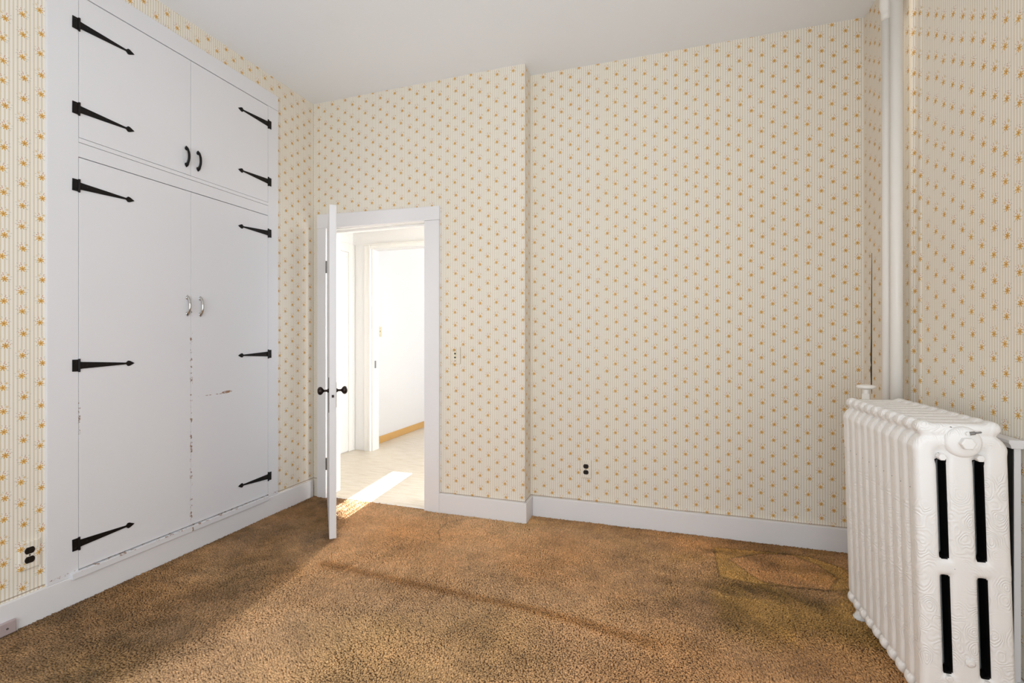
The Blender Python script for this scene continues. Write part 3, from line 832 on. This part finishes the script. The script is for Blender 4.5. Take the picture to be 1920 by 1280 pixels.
# valve behind the far end of the radiator
t = empty('radiator_valve', (0.856, 2.492, 0.0)); tag(t, 'white painted valve with a round handwheel at the far end of the radiator', 'valve')
def vp(name, prof, seg=20, **k):
    bm = bmesh.new(); lathe(bm, prof, seg); return obj(name, bm, M_pipe, t, **k)
vp('riser', [(0.017, -0.008), (0.017, 0.86)], smooth=False)
vp('body', [(0.020, 0.86), (0.026, 0.87), (0.028, 0.90), (0.024, 0.928)], smooth=True)
vp('bonnet_nut', [(0.0165, 0.928), (0.0165, 0.955)], 6, bevel=0.001)
vp('stem', [(0.0125, 0.955), (0.0125, 0.975)], 16)
w = vp('handwheel', [(0.012, 0.973), (0.030, 0.976), (0.0365, 0.981), (0.0365, 0.987), (0.030, 0.992), (0.010, 0.994)], 32, smooth=True)
bm = bmesh.new(); lathe(bm, [(0.014, 0.0), (0.014, 0.05)], 16, Matrix.Translation((0, -0.05, 0.895)) @ Matrix.Rotation(R(-90), 4, 'X'))
obj('union_tail', bm, M_pipe, t)

# risers
def pipe(label, X, Y, r, fit):
    t = empty('heating_pipe', (X, Y, 0)); tag(t, label, 'pipe')
    bm = bmesh.new(); lathe(bm, [(r, -0.008), (r, ZC)], 28); 
    for f in bm.faces: f.smooth = len(f.verts) == 4
    obj('pipe', bm, M_pipe, t)
    if fit:
        bm = bmesh.new(); lathe(bm, [(r + 0.0005, 2.700), (r + 0.005, 2.718), (r + 0.006, 2.726), (r + 0.004, 2.730), (r + 0.006, 2.745), (r + 0.011, 2.762), (r + 0.011, 2.84), (r + 0.0005, 2.87)], 28)
        obj('coupling', bm, M_pipe, t, smooth=True)
pipe('slimmer white heating pipe with a coupling near the ceiling', 1.005, 2.675, 0.0205, True)
pipe('thicker white heating pipe standing in front of the slimmer one', 1.012, 2.600, 0.0235, False)

# capped board behind the radiator
t = empty('capped_ledge', (1.05, 2.2, 0)); tag(t, 'narrow white capped board on the wall behind the radiator', 'ledge')
Mt = Matrix.Translation((-1.05, -2.2, 0))
bm = bmesh.new(); box(bm, 1.0445, 1.062, 1.895, 2.46, 0.0058, 0.855); bm.transform(Mt); obj('board', bm, M_white, t, bevel=0.002)
bm = bmesh.new()
prism(bm, [(1.026, 0.882), (1.026, 0.872), (1.030, 0.866), (1.033, 0.855), (1.040, 0.8555), (1.062, 0.8555), (1.067, 0.872), (1.067, 0.882)], 'y', 1.885, 2.46)
bm.transform(Mt); obj('cap', bm, M_white, t, bevel=0.0015)

bm = bx(1.0405, 1.0442, 1.897, 2.46, 0.0058, 0.855); bm.transform(Mt); obj('gap_shade_sheet', bm, M_dark, t)  # dark sheet added for the shadow in the gap behind the radiator
# ------------------------------------------------------------------ carpet
def vnoise(x, y, s, seed):
    g = np.random.default_rng(seed).random((128, 128))
    X, Y = x * s, y * s
    i, j = np.floor(X).astype(int), np.floor(Y).astype(int); fx, fy = X - i, Y - j
    fx = fx * fx * (3 - 2 * fx); fy = fy * fy * (3 - 2 * fy)
    a = g[i % 128, j % 128]; b = g[(i + 1) % 128, j % 128]; c = g[i % 128, (j + 1) % 128]; d = g[(i + 1) % 128, (j + 1) % 128]
    return (a * (1 - fx) + b * fx) * (1 - fy) + (c * (1 - fx) + d * fx) * fy
def fbm(x, y, s, seed):
    return sum(vnoise(x, y, s * 2 ** k, seed + k) * 0.5 ** k for k in range(4)) / 1.875
def pdist(x, y, pl):
    d = np.full(x.shape, 9.0)
    for (ax, ay), (bx_, by) in zip(pl[:-1], pl[1:]):
        vx, vy = bx_ - ax, by - ay
        t = np.clip(((x - ax) * vx + (y - ay) * vy) / (vx * vx + vy * vy), 0, 1)
        d = np.minimum(d, np.hypot(x - ax - t * vx, y - ay - t * vy))
    return d
def inpoly(x, y, p):
    r = np.zeros(x.shape, bool)
    for (ax, ay), (bx_, by) in zip(p, p[1:] + p[:1]):
        c = (ay > y) != (by > y)
        r ^= c & (x < (bx_ - ax) * (y - ay) / (by - ay + 1e-12) + ax)
    return r

def carpet():
    px, py = [], []
    for (x0, x1, y0, y1, s) in ((XL + 0.008, XR, 1.02, YB - 0.02, 0.0068), (XL + 0.008, XR, YR, 1.02, 0.022)):
        a, b = np.meshgrid(np.arange(x0, x1, s), np.arange(y0, y1, s))
        px.append((a + RNG.uniform(-0.45, 0.45, a.shape) * s).ravel()); py.append((b + RNG.uniform(-0.45, 0.45, a.shape) * s).ravel())
    nn = len(px[0]); x = np.concatenate(px); y = np.concatenate(py)
    size = np.where(np.arange(len(x)) < nn, 1.0, 2.4)
    lim = np.where(x < -0.87, 3.005 - 0.0148 * (x + 2.55) - np.where((x > -2.43) & (x < -1.6), -0.004, 0.024), YB - 0.024)
    ok = (y < lim) & (x > -2.545) & (x < XR - 0.02)
    x, y, size = x[ok], y[ok], size[ok]
    n = len(x)
    # nap field
    big = fbm(x, y, 1.5, 11); mid = fbm(x + 3, y, 5.0, 21); fine = fbm(x, y + 5, 18, 31)
    hue = fbm(x + 7, y + 2, 1.1, 41)
    val = 0.93 + 0.42 * (big - 0.5) + 0.45 * (mid - 0.5) + 0.35 * (fine - 0.5)
    red = np.zeros(n); oli = np.zeros(n)
    # vacuum and furniture marks
    rl = [(-1.72, 2.11), (-1.40, 2.077), (-1.10, 2.066), (-0.81, 2.048), (-0.55, 2.035), (-0.30, 2.0), (-0.05, 1.95)]
    k = np.exp(-(pdist(x, y, rl) / 0.030) ** 2) * (0.6 + 0.6 * mid); val -= 0.30 * k; red += 1.0 * k
    k = np.exp(-(pdist(x, y, [(-1.514, 2.58), (-1.515, 2.25), (-1.60, 2.0)]) / 0.010) ** 2); val += 0.16 * k
    k = np.exp(-(pdist(x, y, [(-1.52, 2.56), (-1.0, 2.50)]) / 0.008) ** 2); val += 0.12 * k
    k = np.exp(-(pdist(x, y, [(-1.85, 2.30), (-1.765, 1.97), (-1.745, 1.63)]) / 0.012) ** 2); val += 0.16 * k
    k = np.exp(-(pdist(x, y, [(-1.27, 2.57), (-1.338, 2.68), (-1.35, 2.82), (-1.26, 2.92), (-1.16, 2.95)]) / 0.006) ** 2); val -= 0.38 * k
    k = np.exp(-(pdist(x, y, [(-0.93, 2.93), (-0.98, 2.75), (-1.12, 2.62), (-1.24, 2.62)]) / 0.006) ** 2); val -= 0.16 * k
    poly = [(0.278, 2.955), (0.269, 2.601), (0.424, 2.584), (0.751, 2.611), (0.92, 2.68), (0.95, 2.79), (0.88, 2.90), (0.752, 2.99), (0.55, 2.99)]
    inside = inpoly(x, y, poly); oli += 0.9 * inside; val += 0.16 * inside
    k = np.exp(-(pdist(x, y, poly + poly[:1]) / 0.007) ** 2); val -= 0.34 * k
    lens = [(0.335, 2.822), (0.41, 2.69), (0.465, 2.612), (0.60, 2.60), (0.751, 2.612), (0.83, 2.76), (0.77, 2.90), (0.66, 2.985), (0.53, 2.96), (0.42, 2.88)]
    ins2 = inpoly(x, y, lens); oli -= 1.2 * ins2; red += 0.7 * ins2; val -= 0.02 * ins2
    k = np.exp(-(pdist(x, y, lens + lens[:1]) / 0.007) ** 2); val -= 0.34 * k
    k = np.exp(-(pdist(x, y, [(0.424, 2.59), (0.50, 2.56), (0.60, 2.42)]) / 0.016) ** 2); val += 0.12 * k; oli += 0.4 * k
    k = np.exp(-(pdist(x, y, [(0.269, 2.60), (0.0, 2.63), (-0.25, 2.68)]) / 0.05) ** 2) ; val -= 0.06 * k
    for cx, cy, rr, a in ((-0.78, 1.85, 0.09, 0.24), (0.22, 2.42, 0.20, 0.06), (-0.45, 1.68, 0.16, 0.14), (0.55, 2.25, 0.22, 0.10), (0.55, 1.80, 0.16, 0.14), (-0.1, 1.55, 0.2, 0.12), (-1.9, 1.35, 0.25, 0.15), (-2.3, 2.3, 0.12, 0.12)):
        val -= a * np.exp(-((x - cx) ** 2 + (y - cy) ** 2) / rr ** 2) * (0.3 + 1.3 * mid)
    oli += 0.6 * np.clip((hue - 0.5) * 3, 0, 1) + 0.5 * np.exp(-((x - 0.75) / 0.35) ** 2) * np.exp(-((y - 2.3) / 0.25) ** 2)
    red += 0.8 * np.clip((0.5 - hue) * 3, 0, 1)
    # swirled, crushed pile towards the radiator corner
    wx, wy = x + 0.25 * (mid - 0.5), y + 0.35 * (big - 0.5)
    rid = 1 - np.abs(2 * fbm(wx * 0.7, wy * 1.6, 2.6, 71) - 1)
    zone = np.clip((x + 0.25) / 0.5, 0, 1) * np.clip((y - 1.75) / 0.4, 0, 1)
    val += zone * 0.75 * (rid - 0.82); oli += zone * 0.9 * np.clip((fbm(wx, wy, 2.2, 81) - 0.5) * 5, 0, 1)
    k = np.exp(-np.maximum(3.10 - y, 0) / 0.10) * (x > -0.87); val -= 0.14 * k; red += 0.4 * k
    # yarn darker nearest the walls and redder on the right half
    # strip along the cupboard: less worn, with the door's shadow painted into the yarn
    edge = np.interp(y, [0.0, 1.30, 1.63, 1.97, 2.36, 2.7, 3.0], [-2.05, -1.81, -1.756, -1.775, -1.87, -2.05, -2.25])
    unworn_shadow = 1 / (1 + np.exp((x - edge) / (0.012 + 0.02 * mid)))
    val -= unworn_shadow * (0.36 + 0.16 * big); oli += 0.15 * unworn_shadow; red += 0.35 * unworn_shadow
    rightness = np.clip((x + 1.2) / 1.6, 0, 1)
    red += 0.55 * rightness; val -= 0.14 * rightness * np.clip((y - 1.8) / 0.9, 0, 1)
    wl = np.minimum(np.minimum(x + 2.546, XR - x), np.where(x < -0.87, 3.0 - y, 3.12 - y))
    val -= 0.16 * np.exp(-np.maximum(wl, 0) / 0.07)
    val *= RNG.normal(1.0, 0.13, n).clip(0.55, 1.5)
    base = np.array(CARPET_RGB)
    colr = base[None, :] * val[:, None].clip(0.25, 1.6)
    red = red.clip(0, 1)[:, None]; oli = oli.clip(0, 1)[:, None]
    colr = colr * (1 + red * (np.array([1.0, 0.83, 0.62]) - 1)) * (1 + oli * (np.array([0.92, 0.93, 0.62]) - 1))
    # tuft geometry
    h = (0.0080 + 0.003 * RNG.random(n)) * (0.55 + 0.7 * val.clip(0.3, 1.2))
    h = np.minimum(h * 0.92, 0.0135)
    ang = 2 * math.pi * fbm(x + 1, y + 9, 2.2, 61) * 1.6 + RNG.normal(0, 0.6, n)
    ln = (0.004 + 0.006 * RNG.random(n))
    lx, ly = np.cos(ang) * ln * size, np.sin(ang) * ln * size
    rot = RNG.uniform(0, math.pi, n)
    V = np.zeros((n, 7, 3), np.float32)
    r0, r1 = 0.0048 * size, 0.0054 * size * RNG.uniform(0.8, 1.2, n)
    for q in range(3):
        a = rot + q * 2 * math.pi / 3
        V[:, q, 0] = x + np.cos(a) * r0; V[:, q, 1] = y + np.sin(a) * r0; V[:, q, 2] = -0.009
        a = a + 0.5
        V[:, 3 + q, 0] = x + lx * 0.6 + np.cos(a) * r1; V[:, 3 + q, 1] = y + ly * 0.6 + np.sin(a) * r1; V[:, 3 + q, 2] = -0.008 + h * 0.62
    V[:, 6, 0] = x + lx; V[:, 6, 1] = y + ly; V[:, 6, 2] = -0.008 + h
    tri = []
    for q in range(3):
        p = (q + 1) % 3
        tri += [(q, p, 3 + p), (q, 3 + p, 3 + q), (3 + q, 3 + p, 6)]
    T = (np.arange(n)[:, None, None] * 7 + np.array(tri)[None]).reshape(-1, 3)
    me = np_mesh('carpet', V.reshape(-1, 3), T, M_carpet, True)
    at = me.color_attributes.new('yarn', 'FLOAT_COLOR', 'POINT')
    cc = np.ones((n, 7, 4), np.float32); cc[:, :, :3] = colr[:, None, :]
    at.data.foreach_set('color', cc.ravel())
    o = link(bpy.data.objects.new('carpet', me))
    tag(o, 'worn brown shag carpet with vacuum and furniture marks', 'carpet', kind='stuff')
CARPET_RGB = (0.78, 0.482, 0.255)
carpet()
